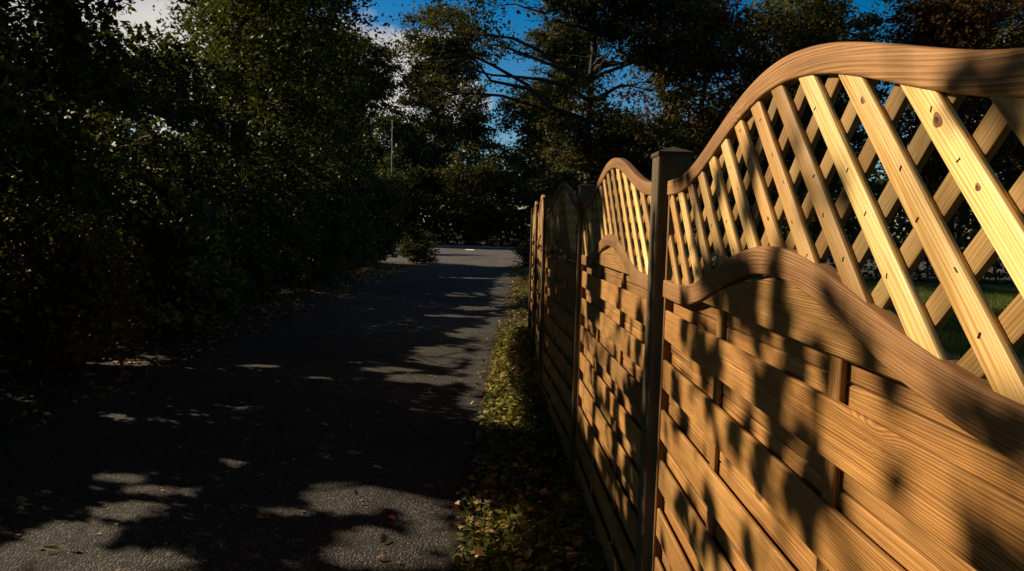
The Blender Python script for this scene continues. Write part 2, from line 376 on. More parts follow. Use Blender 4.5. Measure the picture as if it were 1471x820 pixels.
def lit_core(P):
    """True where the sun ray through P reaches a place that the photograph shows in sun."""
    P = np.asarray(P, float)
    # fence
    t = np.zeros(len(P))
    fx = np.full(len(P), 0.4)
    for _ in range(3):
        t = (P[:, 0] - fx) / S[0]          # P - t*S has x = fx
        fx = fence_x(P[:, 1] - t * S[1])
    Y = P[:, 1] - t * S[1]; Z = P[:, 2] - t * S[2]; h = Z - HC
    hitf = (Y > 0.2) & (Y < 9.95) & (Z > 0.0) & (Z < 1.95) & (P[:, 0] < fx)
    litf = np.zeros(len(P), bool)
    q = np.where(hitf)[0]
    if len(q):
        y_, h_, z_ = Y[q], h[q], Z[q]
        w = 0.36 * field(y_ * 2.2, z_ * 1.6)
        d1 = in_ell(PANEL_DARK, y_, h_, w + 0.2); d2 = in_ell(PANEL2_DARK, y_, h_, w + 0.35)
        far = (field(y_ * 1.6, z_ * 0.55) > np.where(y_ < 6.0, np.where(h_ > -0.15, 1.9, 0.85), 0.15)) & (z_ > 0.15)
        l_ = np.where(y_ < 2.3, ~d1, np.where(y_ < 4.1, ~d2, far))
        bl = (h_ < np.where(y_ < 2.3, -0.14, -0.3)) & (0.6 * field(y_ * 3.2 + 5.0, z_ * 2.0 + 1.0) + 0.6 * field(y_ * 7.0 + 2.0, z_ * 3.6 + 1.0) < np.where((y_ < 0.78) & (h_ < -0.3), 0.25, np.where(y_ < 2.3, np.where(h_ < -0.6, -0.08, -0.25), -0.3))) & (y_ < 4.1)
        l_ &= ~bl
        litf[q] = l_ & ~((y_ > 2.36) & (z_ < 0.42))
    # ground
    tg = P[:, 2] / S[2]; gx = P[:, 0] - tg * S[0]; gy = P[:, 1] - tg * S[1]
    litg = (gy > 26.5) & (gy < 45) & (gx > -7.5) & (gx < 4) & ~((np.abs(gy - 37 - 0.4 * gx) < 1.2))
    q = np.where((gx > -4.8) & (gx < 1.2) & (gy > 2.5) & (gy < 23) & ~hitf)[0]
    if len(q):
        a_, b_ = gx[q], gy[q]
        litg[q] |= in_ell(ROAD_LIT, a_, b_, 0.5 * field(a_ * 1.3, b_ * 1.3) + 0.3 * field(a_ * 5, b_ * 5) + 0.55 * field(a_ * 8 + 3, b_ * 9) - np.where(b_ > 5.5, np.where(a_ > -0.4, 0.05, 0.48), 0.15))
    q = np.where((gx > 8.5) & (gx < 18) & (gy > 14.5) & (gy < 21.5) & ((P[:, 0] < 5) | (P[:, 2] < 3.5)))[0]
    if len(q): litg[q] |= field(gx[q] * 0.5, gy[q]) > -0.1
    r = np.where(hitf, litf, litg)
    ts = (P[:, 0] + 5.2) / S[0]; ys = P[:, 1] - ts * S[1]; zs = P[:, 2] - ts * S[2]
    q = np.where((P[:, 0] < -6.4) & (ys > 5.5) & (ys < 24) & (zs > 0.5) & (zs < 6.5))[0]
    if len(q): r[q] |= field(ys[q] * 1.5 + 3.0, zs[q] * 1.9 - 2.0) > np.where((ys[q] < 8.4) & (zs[q] < 1.9), 0.1, 0.62)
    q = np.where((P[:, 0] < -5.35) & (((ys > 6.0) & (ys < 8.4) & (zs > 0.55) & (zs < 1.75)) | ((ys > 8.9) & (ys < 10.6) & (zs > 1.2) & (zs < 2.3))))[0]
    if len(q): r[q] |= field(ys[q] * 3.0 + 1.0, zs[q] * 3.4) > 0.38
    return r

def leaves(P, size, aspect=0.55, up=0.5, jitter=0.35):
    """kite-shaped leaves at the points P: one quad each, folded along nothing, random lie."""
    n = len(P)
    nrm = rng.normal(0, 1, (n, 3)); nrm[:, 2] += up * np.sign(nrm[:, 2] + 1e-6); nrm /= np.linalg.norm(nrm, axis=1)[:, None]
    a = np.cross(nrm, rng.normal(0, 1, (n, 3))); a /= np.linalg.norm(a, axis=1)[:, None] + 1e-9
    b = np.cross(nrm, a)
    s = size * (1 + jitter * rng.normal(0, 1, n).clip(-2, 2))[:, None]
    V = np.empty((n, 4, 3))
    V[:, 0] = P - a * s * 0.5
    V[:, 1] = P - a * s * 0.05 + b * s * aspect * 0.5 + nrm * s * 0.06
    V[:, 2] = P + a * s * 0.5 - nrm * s * 0.08
    V[:, 3] = P - a * s * 0.05 - b * s * aspect * 0.5 + nrm * s * 0.06
    return V.reshape(-1, 3), np.arange(n * 4, dtype=np.int32).reshape(n, 4)

def curve_pts(a, b, n, sag, wob):
    t = np.linspace(0, 1, n)[:, None]
    p = a + (b - a) * t
    p[:, 2] += sag * np.sin(np.pi * t[:, 0])
    p[1:-1] += rng.normal(0, wob, (n - 2, 3))
    return p

def tree(name, label, base, height, lobes, nleaf, lsize, mat, trunk_r=0.16, nlimb=14, extra=None, group=None, cat='tree', lean=(0, 0), trunk_top=0.75, spread=0.35, crown_name='crown', shell=0.35, limb_start=0.25):
    base = np.array(base, float)
    root = empty(name, base); tag(root, label, cat, group)
    top = np.array([lean[0], lean[1], height * trunk_top])
    tp = curve_pts(np.zeros(3), top, 9, 0, 0.05 * height / 8)
    chains = [(tp, np.linspace(trunk_r, trunk_r * 0.25, 9) * np.r_[1.35, np.ones(8)])]
    tips, pts = [], []
    wts = np.array([l[3] * l[4] * l[5] for l in lobes]); wts /= wts.sum()
    per = []
    for i in range(nlimb):
        l = lobes[rng.choice(len(lobes), p=wts)] if i >= len(lobes) else lobes[i]
        d = rng.normal(0, 1, 3); d /= np.linalg.norm(d)
        tip = np.array(l[:3]) + d * np.array(l[3:]) * rng.uniform(0.45, 0.9)
        k = np.clip((tip[2] - rng.uniform(0.15, 0.4) * np.hypot(tip[0], tip[1])) / (height * trunk_top), limb_start, 0.97)
        s0 = np.array([np.interp(k * 8, range(9), tp[:, c]) for c in range(3)])
        lp = curve_pts(s0, tip, 7, 0.08 * np.linalg.norm(tip - s0), 0.05 * np.linalg.norm(tip - s0) / 2)
        r0 = trunk_r * 0.45 * (1.1 - 0.6 * k)
        chains.append((lp, np.linspace(r0, 0.008 + 0.05 * r0, 7)))
        per.append(lp)
        for j in range(4):
            q = lp[rng.integers(2, 7)]
            e = q + rng.normal(0, 1, 3) * np.array(l[3:]) * 0.32
            sp = curve_pts(q, e, 4, 0.03, 0.03)
            chains.append((sp, np.linspace(r0 * 0.3, 0.005, 4)))
            per.append(sp)
    V, Fc = tubes(chains, 6)
    tk = add('trunk', mesh_np('trunk', V, Fc, M_bark, True), root)
    # leaf clumps hang about the limbs and fill the lobes
    nodes = np.concatenate([pp[1:] for pp in per])
    ncl = max(30, nleaf // 170)
    cl = []
    for i, l in enumerate(lobes):
        m_ = int(ncl * wts[i]) + 3
        d = rng.normal(0, 1, (m_, 3)); d /= np.linalg.norm(d, axis=1)[:, None]
        r = rng.uniform(shell, 1, (m_, 1)) ** 0.7
        cl.append(np.array(l[:3]) + d * r * np.array(l[3:]))
    cl = np.concatenate(cl + [nodes[rng.integers(0, len(nodes), max(10, ncl // 2))]])
    which = rng.integers(0, len(cl), nleaf)
    rad = rng.uniform(0.45, 1.25, len(cl))[which] * spread
    P = cl[which] + rng.normal(0, 1, (nleaf, 3)) * rad[:, None] * np.array([1, 1, 0.55])
    W = P + base
    keep = (W[:, 2] > 0.05) & (~lit_at(W) | ((W[:, 1] > 48) & (W[:, 2] < 2.8)) | ((W[:, 1] > 26.7) & (W[:, 1] < 29) & (W[:, 2] < 1.9)))
    P = P[keep]
    if extra is not None and len(extra): P = np.concatenate([P, extra - base])
    LV, LF = leaves(P, lsize)
    add(crown_name, mesh_np('crown', LV, LF, mat), root)
    return root

# ------------------------------------------------------------------ ground, road, verge, lawn
def sheet(name, poly, z, mat, kind='structure'):
    me = bpy.data.meshes.new(name); me.from_pydata([(x, y, z) for x, y in poly], [], [list(range(len(poly)))])
    me.materials.append(mat); me.update()
    o = add(name, me); tag(o, kind=kind); return o
sheet('ground', [(-900, -900), (900, -900), (900, 900), (-900, 900)], 0.0, M_earth)
lane_r = [(-0.25, -12), (-0.26, 3.5), (-0.25, 6.0), (-0.24, 10.0), (-0.12, 15), (-0.02, 20.5), (-0.1, 24), (-0.35, 26.6), (0.3, 28.5)]
def edge_wob(pts, a, seed):
    r_ = np.random.default_rng(seed)
    out = []
    for (x0, y0), (x1, y1) in zip(pts[:-1], pts[1:]):
        n = max(2, int(abs(y1 - y0) / 0.25))
        for i in range(n):
            t = i / n; out.append((x0 + (x1 - x0) * t + r_.normal(0, a), y0 + (y1 - y0) * t))
    out.append(pts[-1]); return out
rt = edge_wob(lane_r, 0.022, 1)
lf = edge_wob([(-3.5, -12), (-3.55, 6), (-3.5, 14), (-3.4, 22), (-3.7, 28.5)], 0.035, 2)
me = bpy.data.meshes.new('lane'); vs = [(x, y, 0.004) for x, y in rt] + [(x, y, 0.004) for x, y in reversed(lf)]
me.from_pydata(vs, [], [list(range(len(vs)))]); me.materials.append(M_asphalt)
tag(add('lane', me), kind='structure')
sheet('cross_road', [(-70, 26.2), (-4, 26.6), (0.6, 26.6), (70, 27.5), (70, 48.5), (-70, 48.5)], 0.008, M_road2)
mk = sheet('road_marking', [(-2.95, 43.2), (-2.45, 43.2), (-2.4, 44.6), (-2.95, 44.6)], 0.012, simple('road_paint', (0.75, 0.74, 0.7), 0.7))
sheet('lawn', [(0.9, -6), (60, -6), (60, 24), (0.9, 24)], 0.004, M_lawn)

kb = []
for xk in np.arange(-40, 40, 0.92):
    kb.append(xk)
kerb_me = bpy.data.meshes.new('kerb')
kv, kf = [], []
for j, xk in enumerate(kb):
    o_ = len(kv); x1 = xk + 0.91; zz = 0.12 + rng.normal(0, 0.006)
    kv += [(xk, 48.5, 0), (x1, 48.5, 0), (x1, 48.5, zz - 0.02), (xk, 48.5, zz - 0.02), (xk, 48.53, zz), (x1, 48.53, zz), (x1, 48.66, zz), (xk, 48.66, zz)]
    kf += [[o_, o_ + 1, o_ + 2, o_ + 3], [o_ + 3, o_ + 2, o_ + 5, o_ + 4], [o_ + 4, o_ + 5, o_ + 6, o_ + 7]]
kerb_me.from_pydata(kv, [], kf); kerb_me.materials.append(simple('kerb_concrete', (0.22, 0.21, 0.19), 0.9)); kerb_me.update()
tag(add('kerb', kerb_me), kind='structure')

# ------------------------------------------------------------------ fence panels
HALF = 0.8775
def top_c(s):
    s = s + 0.015
    return 1.55 + 0.153 + 0.018 * np.clip(-s - 0.1, 0, 0.55) + 0.162 * np.where(np.abs(s) < .80, .5 * (1 + np.cos(np.pi * s / .80)), 0)
def mid_c(s):
    s = s + 0.015
    return 1.55 - 0.155 + 0.131 * np.where(np.abs(s) < .71, .5 * (1 + np.cos(np.pi * s / .71)), 0)
def part(root, name, vfu, mat, smooth=True, sharp=40, loc=None):
    V, Fc, UV = vfu
    o = add(name, mesh_np(name, V, Fc, mat, smooth, UV, sharp), root)
    children_of.setdefault(root.name, []).append(o)
    return o
# local frame of a panel: x into the yard, y along the fence away from the camera, z up
def rail(fn, th, x0, dep, r=0.005):
    s = np.linspace(-HALF, HALF, 61)
    z = fn(s) - th / 2
    path = np.stack([np.full(61, x0 + dep / 2), s, z], 1)
    dz = np.gradient(z, s); tl = np.stack([np.zeros(61), np.ones(61), dz], 1); tl /= np.linalg.norm(tl, axis=1)[:, None]
    n1 = np.stack([np.zeros(61), -tl[:, 2], tl[:, 1]], 1); n2 = np.tile([1., 0, 0], (61, 1))
    V, Fc, UV = sweep(path, n1, n2, rsec(th, dep, r, 3)[::-1])
    UV = [(V[v][1], V[v][2] + V[v][0] - 0.72 * float(fn(np.array(V[v][1])))) for f in Fc for v in f]       # sawn from a plank: the grain only half follows the curve
    return V, Fc, UV
def straight(a, b, w_axis, w, d, r=0.004, seg=1, nseg=1, bow=0.0):
    a = np.array(a, float); b = np.array(b, float)
    path = np.linspace(a, b, nseg + 1)
    tl = (b - a) / np.linalg.norm(b - a)
    n2 = np.array(w_axis, float); n1 = np.cross(n2, tl)
    return sweep(path, np.tile(n1, (len(path), 1)), np.tile(n2, (len(path), 1)), rsec(w, d, r, seg)[::-1])
def board_slab(s, zlo, zhi, x0, th, warp=0.0):
    """a board cut to an outline; s from near to far, with a chamfered front edge."""
    n = len(s); e = 0.003
    xs = x0 + warp * np.sin(np.linspace(0, np.pi * 1.3, n))
    rows = [np.stack([xs + th, s, zlo], 1), np.stack([xs + e, s, zlo], 1), np.stack([xs, s, zlo + e], 1),
            np.stack([xs, s, zhi - e], 1), np.stack([xs + e, s, zhi], 1), np.stack([xs + th, s, zhi], 1)]
    V = np.concatenate(rows); F_, U_ = [], []
    zv = [zlo - th, zlo - e, zlo, zhi, zhi + e, zhi + th]
    for r in range(6):
        r2 = (r + 1) % 6
        for i in range(n - 1):
            F_.append([r * n + i, r * n + i + 1, r2 * n + i + 1, r2 * n + i][::-1])
            uvs = [(s[i], zv[r][i]), (s[i + 1], zv[r][i + 1]), (s[i + 1], zv[r2][i + 1]), (s[i], zv[r2][i])]
            U_ += uvs[::-1]
    F_.append([r * n for r in range(6)]); U_ += [(0.3, 0.3)] * 6
    F_.append([r * n + n - 1 for r in range(6)][::-1]); U_ += [(0.3, 0.3)] * 6
    return V, F_, U_

def build_panel():
    root = empty('lattice_fence')
    part(root, 'top_rail', rail(top_c, 0.046, 0.0, 0.030), M_rail)
    part(root, 'middle_rail', rail(mid_c, 0.055, 0.0, 0.030), M_rail)
    for sg in (-1, 1):
        y = sg * (HALF - 0.008)
        part(root, 'stile', straight((0.0195, y, 0.06), (0.0195, y, float(top_c(np.array(HALF))) - 0.045), (1, 0, 0), 0.014, 0.030, 0.002), M_rail)
    part(root, 'bottom_rail', straight((0.018, -HALF + 0.018, 0.085), (0.018, HALF - 0.018, 0.085), (1, 0, 0), 0.045, 0.028, 0.003), M_rail)
    # battens between the two layers of boards
    for y in (-0.272, 0.330):
        part(root, 'batten', straight((0.0235, y, 0.11), (0.0235, y, float(mid_c(np.array(y))) - 0.03), (1, 0, 0), 0.040, 0.011, 0.002), M_board)
    S_ = np.linspace(-HALF + 0.017, HALF - 0.017, 25)
    k = 1.03
    wob = lambda a: np.cumsum(rng.normal(0, a, 25)) * 0.5
    # front boards
    zb = HC - 0.175 * k
    s = S_
    under = mid_c(s) - 0.05
    gap = np.interp(s, [-0.9, -0.16, -0.08, 0.1, 0.22, 0.34, 0.42], [-0.012, -0.012, 0.004, 0.019, 0.010, 0.003, -0.012])
    part(root, 'board', board_slab(s, np.full(25, zb) + wob(0.0003), np.maximum(under - gap, zb + 0.012), 0.008, 0.009), M_board)
    i = 0
    while True:
        zt = HC - k * (0.240 + 0.155 * i); z0 = max(HC - k * (0.330 + 0.155 * i), 0.066)
        if zt < 0.12: break
        tilt = rng.normal(0, 0.002)
        part(root, 'board', board_slab(S_, z0 + wob(0.0005) + tilt * S_, zt + wob(0.0005) + tilt * S_, 0.008 + rng.uniform(-0.001, 0.001), 0.0085, rng.normal(0, 0.0015)), M_board)
        i += 1
    # rear boards
    i = 0
    while True:
        zt = HC - k * (0.163 + 0.155 * i); z0 = max(HC - k * (0.262 + 0.155 * i) - 0.042, 0.07)
        if zt < 0.14: break
        # each rear board is two strips with a hair joint
        zj = z0 + (zt - z0) * (0.60 if i % 3 else 0.63)
        part(root, 'board', board_slab(S_, z0 + wob(0.0004), np.full(25, zj) + wob(0.0003), 0.0305, 0.008, rng.normal(0, 0.001)), M_board)
        part(root, 'board', board_slab(S_, np.full(25, zj + 0.0025), zt + wob(0.0004), 0.0295, 0.008, rng.normal(0, 0.001)), M_board)
        i += 1
    # lattice; s = 1.325 - Y in the photograph's terms, so front slats have  -y - z const
    PITCH_S = 0.1262
    def clip(c, sign):
        # line  z = HC + (c + sign*y)  with y along the fence
        yy = np.linspace(-HALF + 0.03, HALF - 0.03, 1500)
        zz = HC + c + sign * yy
        ok = (zz > mid_c(yy) - 0.022) & (zz < top_c(yy) - 0.026)
        if ok.sum() < 40: return None
        idx = np.where(ok)[0]; runs = np.split(idx, np.where(np.diff(idx) > 1)[0] + 1)
        r = max(runs, key=len)
        return yy[r[0]], yy[r[-1]]
    fronts, backs = [], []
    for j in range(-12, 16):
        # front: u - h = C  ->  (1.325 + y) - h = C  ->  h = 1.325 + y - C
        C = 0.678 * 1.012 + PITCH_S * j
        q = clip(1.325 - C, 1.0)
        if q: fronts.append((1.325 - C, q))
        C2 = (1.138 - 0.029) + PITCH_S * j
        q = clip(C2 - 1.325, -1.0)
        if q: backs.append((C2 - 1.325, q))
    for sign, lst, xc in ((1.0, fronts, 0.0105), (-1.0, backs, 0.0220)):
        for c, (ya, yb) in lst:
            w = (0.040 if sign > 0 else 0.036) + rng.normal(0, 0.0006)
            a = (xc + rng.normal(0, 0.0006), ya, HC + c + sign * ya); b = (xc, yb, HC + c + sign * yb)
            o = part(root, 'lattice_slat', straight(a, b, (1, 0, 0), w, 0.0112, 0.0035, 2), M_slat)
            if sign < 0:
                v_ = rng.uniform(0.26, 0.42); o.color = (v_, v_ * 0.86, v_ * 0.72, 1)  # darker wood, with the shade behind the front slats painted in
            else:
                v_ = [0.5, 1.0, 1.0, 0.82, 0.42, 0.45, 0.55, 0.75, 0.7, 0.45, 0.55, 0.85, 0.5, 0.45][max(0, min(13, 1 + int(round((0.627 - c) / PITCH_S))))] * rng.uniform(0.94, 1.0)  # dappled sun and shade painted in, slat by slat
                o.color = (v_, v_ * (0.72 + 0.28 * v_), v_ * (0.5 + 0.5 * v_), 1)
                for cb, (y0, y1) in backs:
                    y = (cb - c) / 2; z = HC + c + y
                    if rng.random() < 0.12: continue
                    if ya + 0.01 < y < yb - 0.01 and y0 - 0.01 < y < y1 + 0.01:
                        st = add('staple', STAPLE, o, (xc - 0.0057, y + rng.normal(0, 0.006), z + rng.normal(0, 0.006)), (rng.uniform(-1.2, 1.2), 0, 0))
                        children_of.setdefault(o.name, []).append(st)
    return root
SV, SF, _su = straight((0, 0, -0.0035), (0, 0, 0.0035), (1, 0, 0), 0.0018, 0.0022, 0.0005)
STAPLE = mesh_np('staple', SV, SF, M_staple)

M_knot = simple('knot_wood', (0.20, 0.085, 0.025), 0.6)
M_knot_core = simple('knot_core', (0.045, 0.02, 0.008), 0.7)
def knot(slat, y, h, ra, rb):
    n = 18; V, F_ = [], []
    for k_, (f, dx) in enumerate(((1.0, 0.0), (0.8, -0.0005), (0.45, -0.0009), (0.38, -0.0006))):
        for j in range(n):
            a = 2 * math.pi * j / n; w_ = 1 + 0.10 * math.sin(3 * a + k_)
            p, q = ra * f * w_ * math.cos(a), rb * f * w_ * math.sin(a)
            V.append((dx, (p - q) * 0.7071, (p + q) * 0.7071))
    for k_ in range(3):
        for j in range(n): F_.append([k_ * n + j, k_ * n + (j + 1) % n, (k_ + 1) * n + (j + 1) % n, (k_ + 1) * n + j])
    F_.append([3 * n + j for j in range(n)])
    me_ = mesh_np('knot', V, F_, M_knot); me_.materials.append(M_knot_core)
    for p_ in list(me_.polygons)[2 * n:]: p_.material_index = 1
    return add('knot', me_, slat, (0.0105 - 0.0058, y, HC + h))
P_W = 0.105
labels_panel = ['nearest arched lattice fence panel, brightly lit, left end at the tall capped post',
                'second arched lattice panel, just beyond the tall capped post, sunlit along its right half',
                'third fence panel, mostly in deep shade behind the second post',
                'fourth fence panel, seen edge on with a narrow sunlit strip of boards',
                'last and farthest fence panel, seen edge on at the end of the row']
panel0 = build_panel()
_slats = [o for o in children_of[panel0.name] if o.name.startswith('lattice_slat') and o.data.vertices[0].co.x < 0.0165]
for _c, _y, _h, _a, _b in ((0.690, 0.815, 0.125, 0.011, 0.0075), (0.812, 0.995, 0.190, 0.007, 0.0045), (0.690, 0.735, 0.045, 0.005, 0.004)):
    _v = 1.325 - _y
    # the slat whose middle line passes nearest to this spot
    def _off(o):
        vs_ = np.array([v.co[:] for v in o.data.vertices]); return abs(np.median(vs_[:, 2] - HC - vs_[:, 1]) - (_h - (_y - 1.325)))
    _s = min(_slats, key=_off)
    vs_ = np.array([v.co[:] for v in _s.data.vertices]); _mid = (vs_[:, 2] - HC - vs_[:, 1]).mean()
    knot(_s, _y - 1.325, _mid + _y - 1.325 + 0.004, _a, _b)
for i in range(5):
    (x0, y0), (x1, y1) = POSTS[i], POSTS[i + 1]
    a = (x0, y0 + P_W); b = (x1, y1)
    ang = math.atan2(-(x1 - x0), y1 - y0)
    o = panel0 if i == 0 else copy_tree(panel0, None, skip=() if i == 1 else ('staple',))
    if i == 0: cx, cy = 0.474, 1.3585 - 0.0335
    else:
        cx, cy = (a[0] + b[0]) / 2 + 0.019, (a[1] + b[1]) / 2
    o.location = (cx, cy, 0); o.rotation_euler = (0, 0, ang)
    tag(o, labels_panel[i], 'fence panel', 'arched lattice fence panels in one row')
# posts
def build_post():
    root = empty('fence_post')
    w = P_W
    body = straight((w / 2, w / 2, -0.3), (w / 2, w / 2, 1.785), (1, 0, 0), w, w, 0.004)
    o = part(root, 'shaft', body, M_post)
    e = 0.004
    base = [(-e, -e), (w + e, -e), (w + e, w + e), (-e, w + e)]
    V = [(x, y, 1.785) for x, y in base] + [(x, y, 1.797) for x, y in base] + [(w / 2, w / 2, 1.818)]
    F_ = [[3, 2, 1, 0], [0, 1, 5, 4], [1, 2, 6, 5], [2, 3, 7, 6], [3, 0, 4, 7], [4, 5, 8], [5, 6, 8], [6, 7, 8], [7, 4, 8]]
    uv = []
    for f in F_:
        for v in f: uv.append((V[v][0] + V[v][2], V[v][1] + V[v][2]))
    part(root, 'post_cap', (V, F_, uv), M_post, False)
    return root
labels_post = ['fence post at the near end of the first panel, closest to the camera',
               'tall dark fence post with a pyramid cap between the two brightest panels',
               'shaded fence post at the far end of the second panel',
               'thin fence post at the far end of the dark third panel',
               'thin fence post at the far end of the fourth panel, its top catching sun',
               'last fence post, where the fence ends beside the grass verge']
post0 = build_post()
for i, (x, y) in enumerate(POSTS):
    o = post0 if i == 0 else copy_tree(post0)
    (xa, ya), (xb, yb) = POSTS[max(i - 1, 0)], POSTS[min(i + 1, 5)]
    o.location = (x, y, 0); o.rotation_euler = (0, 0, math.atan2(-(xb - xa), yb - ya) * 0.6)
    tag(o, labels_post[i], 'fence post', 'square capped fence posts')

# ------------------------------------------------------------------ trees and bushes
# leaves that stand between the sun and every shaded place on the lane and the fence
def filler(n_ground, n_fence):
    gx = rng.uniform(-4.6, 0.5, n_ground); gy = 1.2 + 25 * rng.random(n_ground) ** 1.25
    A = np.stack([gx, gy, np.zeros(n_ground)], 1)
    fy = 0.2 + 9.8 * rng.random(n_fence) ** 1.25; fz = rng.uniform(0.0, 1.95, n_fence)
    B = np.stack([fence_x(fy), fy, fz], 1)
    Q = np.concatenate([A, B])
    xt = np.where(rng.random(len(Q)) < 0.25, rng.uniform(-5.6, -4.5, len(Q)), rng.uniform(-6.45, -4.5, len(Q)))
    best = np.full(len(Q), -1e9); bt = (xt - Q[:, 0]) / S[0]
    for k_ in range(7):
        xk = rng.uniform(-6.45, -4.3, len(Q)); tk = (xk - Q[:, 0]) / S[0]; Pk = Q + tk[:, None] * S
        sc_ = field(Pk[:, 0] * 0.9 + Pk[:, 2] * 0.6, Pk[:, 1] * 0.8 - Pk[:, 2] * 0.7)
        im = sc_ > best; best[im] = sc_[im]; bt[im] = tk[im]
    nf = (Q[:, 2] > 0.01) & (Q[:, 1] < 3.2)
    xn = rng.uniform(-4.5, -3.3, len(Q)); bt = np.where(nf & (rng.random(len(Q)) < 0.8), (xn - Q[:, 0]) / S[0], bt)
    t = np.where(nf | (rng.random(len(Q)) < 0.85), bt, (xt - Q[:, 0]) / S[0])
    P = Q + t[:, None] * S
    P = P[(P[:, 2] > 0.25)]
    # clumpy: drop thin areas only where the shade stays covered anyway
    return P[~lit_at(P)]
FILL = filler(150000, 100000)
LTH = np.array([8.5, 6.4, 4.0, 12, 11.5, 11, 10])
LT = [(-6.9, 3.6), (-6.6, 6.8), (-6.4, 10.2), (-5.7, 14.6), (-6.3, 18.0), (-7.5, 22.0), (-8.0, 27.0)]
near = np.argmin(((FILL[:, None, 0] - np.array([l[0] for l in LT])[None]) ** 2 * 0.3 + (FILL[:, None, 1] - np.array([l[1] for l in LT])[None]) ** 2), axis=1)
_ok = FILL[:, 2] < LTH[near] * 0.95 + 0.2; FILL, near = FILL[_ok], near[_ok]
lt_lab = ['dark leafy tree at the left edge beside the sunlit patch of lane', 'dark leafy tree with thin leaning branch against bright cloud',
          'dense black-green tree left of the lane behind the pale bush', 'tall dense tree left of the lane with olive sprays at mid height',
          'dark tree left of the lane reaching over toward the middle', 'shaded tree on the left beside the far half of the lane', 'farthest of the lane-side trees on the left, by the junction']
for i, (x, y) in enumerate(LT):
    hgt = [8.5, 6.4, 4.0, 12, 11.5, 11, 10][i]
    lob = [(0.3, 0.2, hgt * 0.62, 2.0, 2.1, hgt * 0.26), (0.9, -0.6, hgt * 0.40, 1.8, 1.9, hgt * 0.18), (-0.8, 0.8, hgt * 0.82, 1.6, 1.6, hgt * 0.17), (-0.4, 0.5, hgt * 0.25, 1.9, 1.9, hgt * 0.12)]
    if i in (0, 1): lob = [(0.2, 0.2, hgt * 0.48, 1.9, 1.9, hgt * 0.2), (0.6, 0.0, hgt * 0.3, 1.6, 1.8, hgt * 0.14), (-0.5, 0.3, hgt * 0.72, 1.3, 1.3, hgt * 0.15)]
    tree('dense_tree', lt_lab[i], (x, y, 0), hgt, lob, [16000, 16000, 30000, 46000, 46000, 36000, 30000][i], [0.075, 0.08, 0.085, 0.095, 0.11, 0.13, 0.15][i],
         M_leaf_dark, 0.13 + 0.01 * i, 16, extra=FILL[near == i], group='lane-side trees on the left')
# trees further back on the left
for i, (x, y, h) in enumerate([(-11.5, 9.5, 7.0), (-12, 15, 5.5), (-13, 22, 6.5), (-12, 30, 12), (-15, 40, 12)]):
    lob = [(0, 0, h * 0.55, 2.6, 2.6, h * 0.33), (0.8, -0.5, h * 0.3, 2.4, 2.4, h * 0.22), (-0.6, 0.4, h * 0.8, 1.9, 1.9, h * 0.18)]
    tree('woodland_tree', ['low tree behind the left edge trees under the cloud', 'low wide tree in the second row on the left', 'short tree deep in the left wood', 'tall tree in the second row near the junction', 'tree beyond the junction on the far left'][i],
         (x, y, 0), h, lob, 22000, 0.13 + 0.02 * i, M_leaf_dark, 0.17, 14, group='second row trees on the left')
tree('slim_tree', 'slim sparse tree with a leaning stem against the bright cloud, upper left', (-7.2, 12.4, 0), 8.5, [(-0.9, 0, 6.0, 1.6, 1.4, 1.6), (-0.4, 0, 4.2, 1.2, 1.2, 0.9), (-1.6, 0.2, 7.4, 1.2, 1.2, 0.9)], 2600, 0.085, M_leaf_dark, 0.07, 14, lean=(-1.5, 0))
# out-of-view trees added to cut sky fill, crowns high over the near lane
for i, (x, y, h, rr) in enumerate([(-6.0, -3.5, 13, 5.8), (5.5, -4.0, 13, 5.8), (-9.5, 2.5, 14, 5.0), (0.6, -11, 13, 5.5), (-7.8, 8.5, 14.5, 5.2), (6.5, 3.0, 13, 4.6)]):
    tree('overhanging_tree', ['tall full-crowned tree on the left verge at the near end of the lane', 'tall full-crowned tree in the garden at the near end of the fence', 'tall full-crowned tree whose limbs reach far over the near lane', 'tall full-crowned tree standing across the near end of the lane', 'tall full-crowned tree behind the left verge, its limbs high above the path', 'tall full-crowned tree in the garden right behind the nearest lattice'][i],
         (x, y, 0), h, [(0, 0, h * 0.74, rr, rr, h * 0.17), (rr * 0.35 * (1 if x < 0 else -1), 0, h * 0.66, rr * 0.8, rr * 0.8, h * 0.10)] + {2: [(9, 1.5, h * 0.74, 4, 4, 1.8)], 4: [(7.0, 1.5, h * 0.72, 4, 4, 1.8), (6.5, 8.0, h * 0.78, 4.5, 3.6, 1.5)], 3: [(0, 0.5, h * 0.42, 5, 3, 2)], 0: [(0, -1, h * 0.4, 4, 3, 2)]}.get(i, []), 75000, 0.33, M_leaf_dark, 0.24, 14, spread=0.7, shell=0.05, limb_start=0.5)
def bush(name, label, x, y, h, r, n, ls, mat, group=None, ry=None):
    return tree(name, label, (x, y, 0), h, [(0, 0, h * 0.5, r, ry or r, h * 0.5), (0.2 * r, -0.2 * r, h * 0.25, r * 0.9, (ry or r) * 0.9, h * 0.3)], n, ls, mat, 0.03, 12, group=group, cat='bush', trunk_top=0.6, spread=0.16, crown_name='foliage', limb_start=0.05)
bush('autumn_bush', 'yellow-brown bush at the left edge of the lane, catching spots of sun', -4.75, 7.2, 1.7, 0.8, 16000, 0.062, M_leaf_autumn)
bush('green_bush', 'green leafy bush right of the yellow-brown one, under the dark trees', -4.7, 9.6, 2.2, 0.9, 14000, 0.09, M_leaf_ivy)
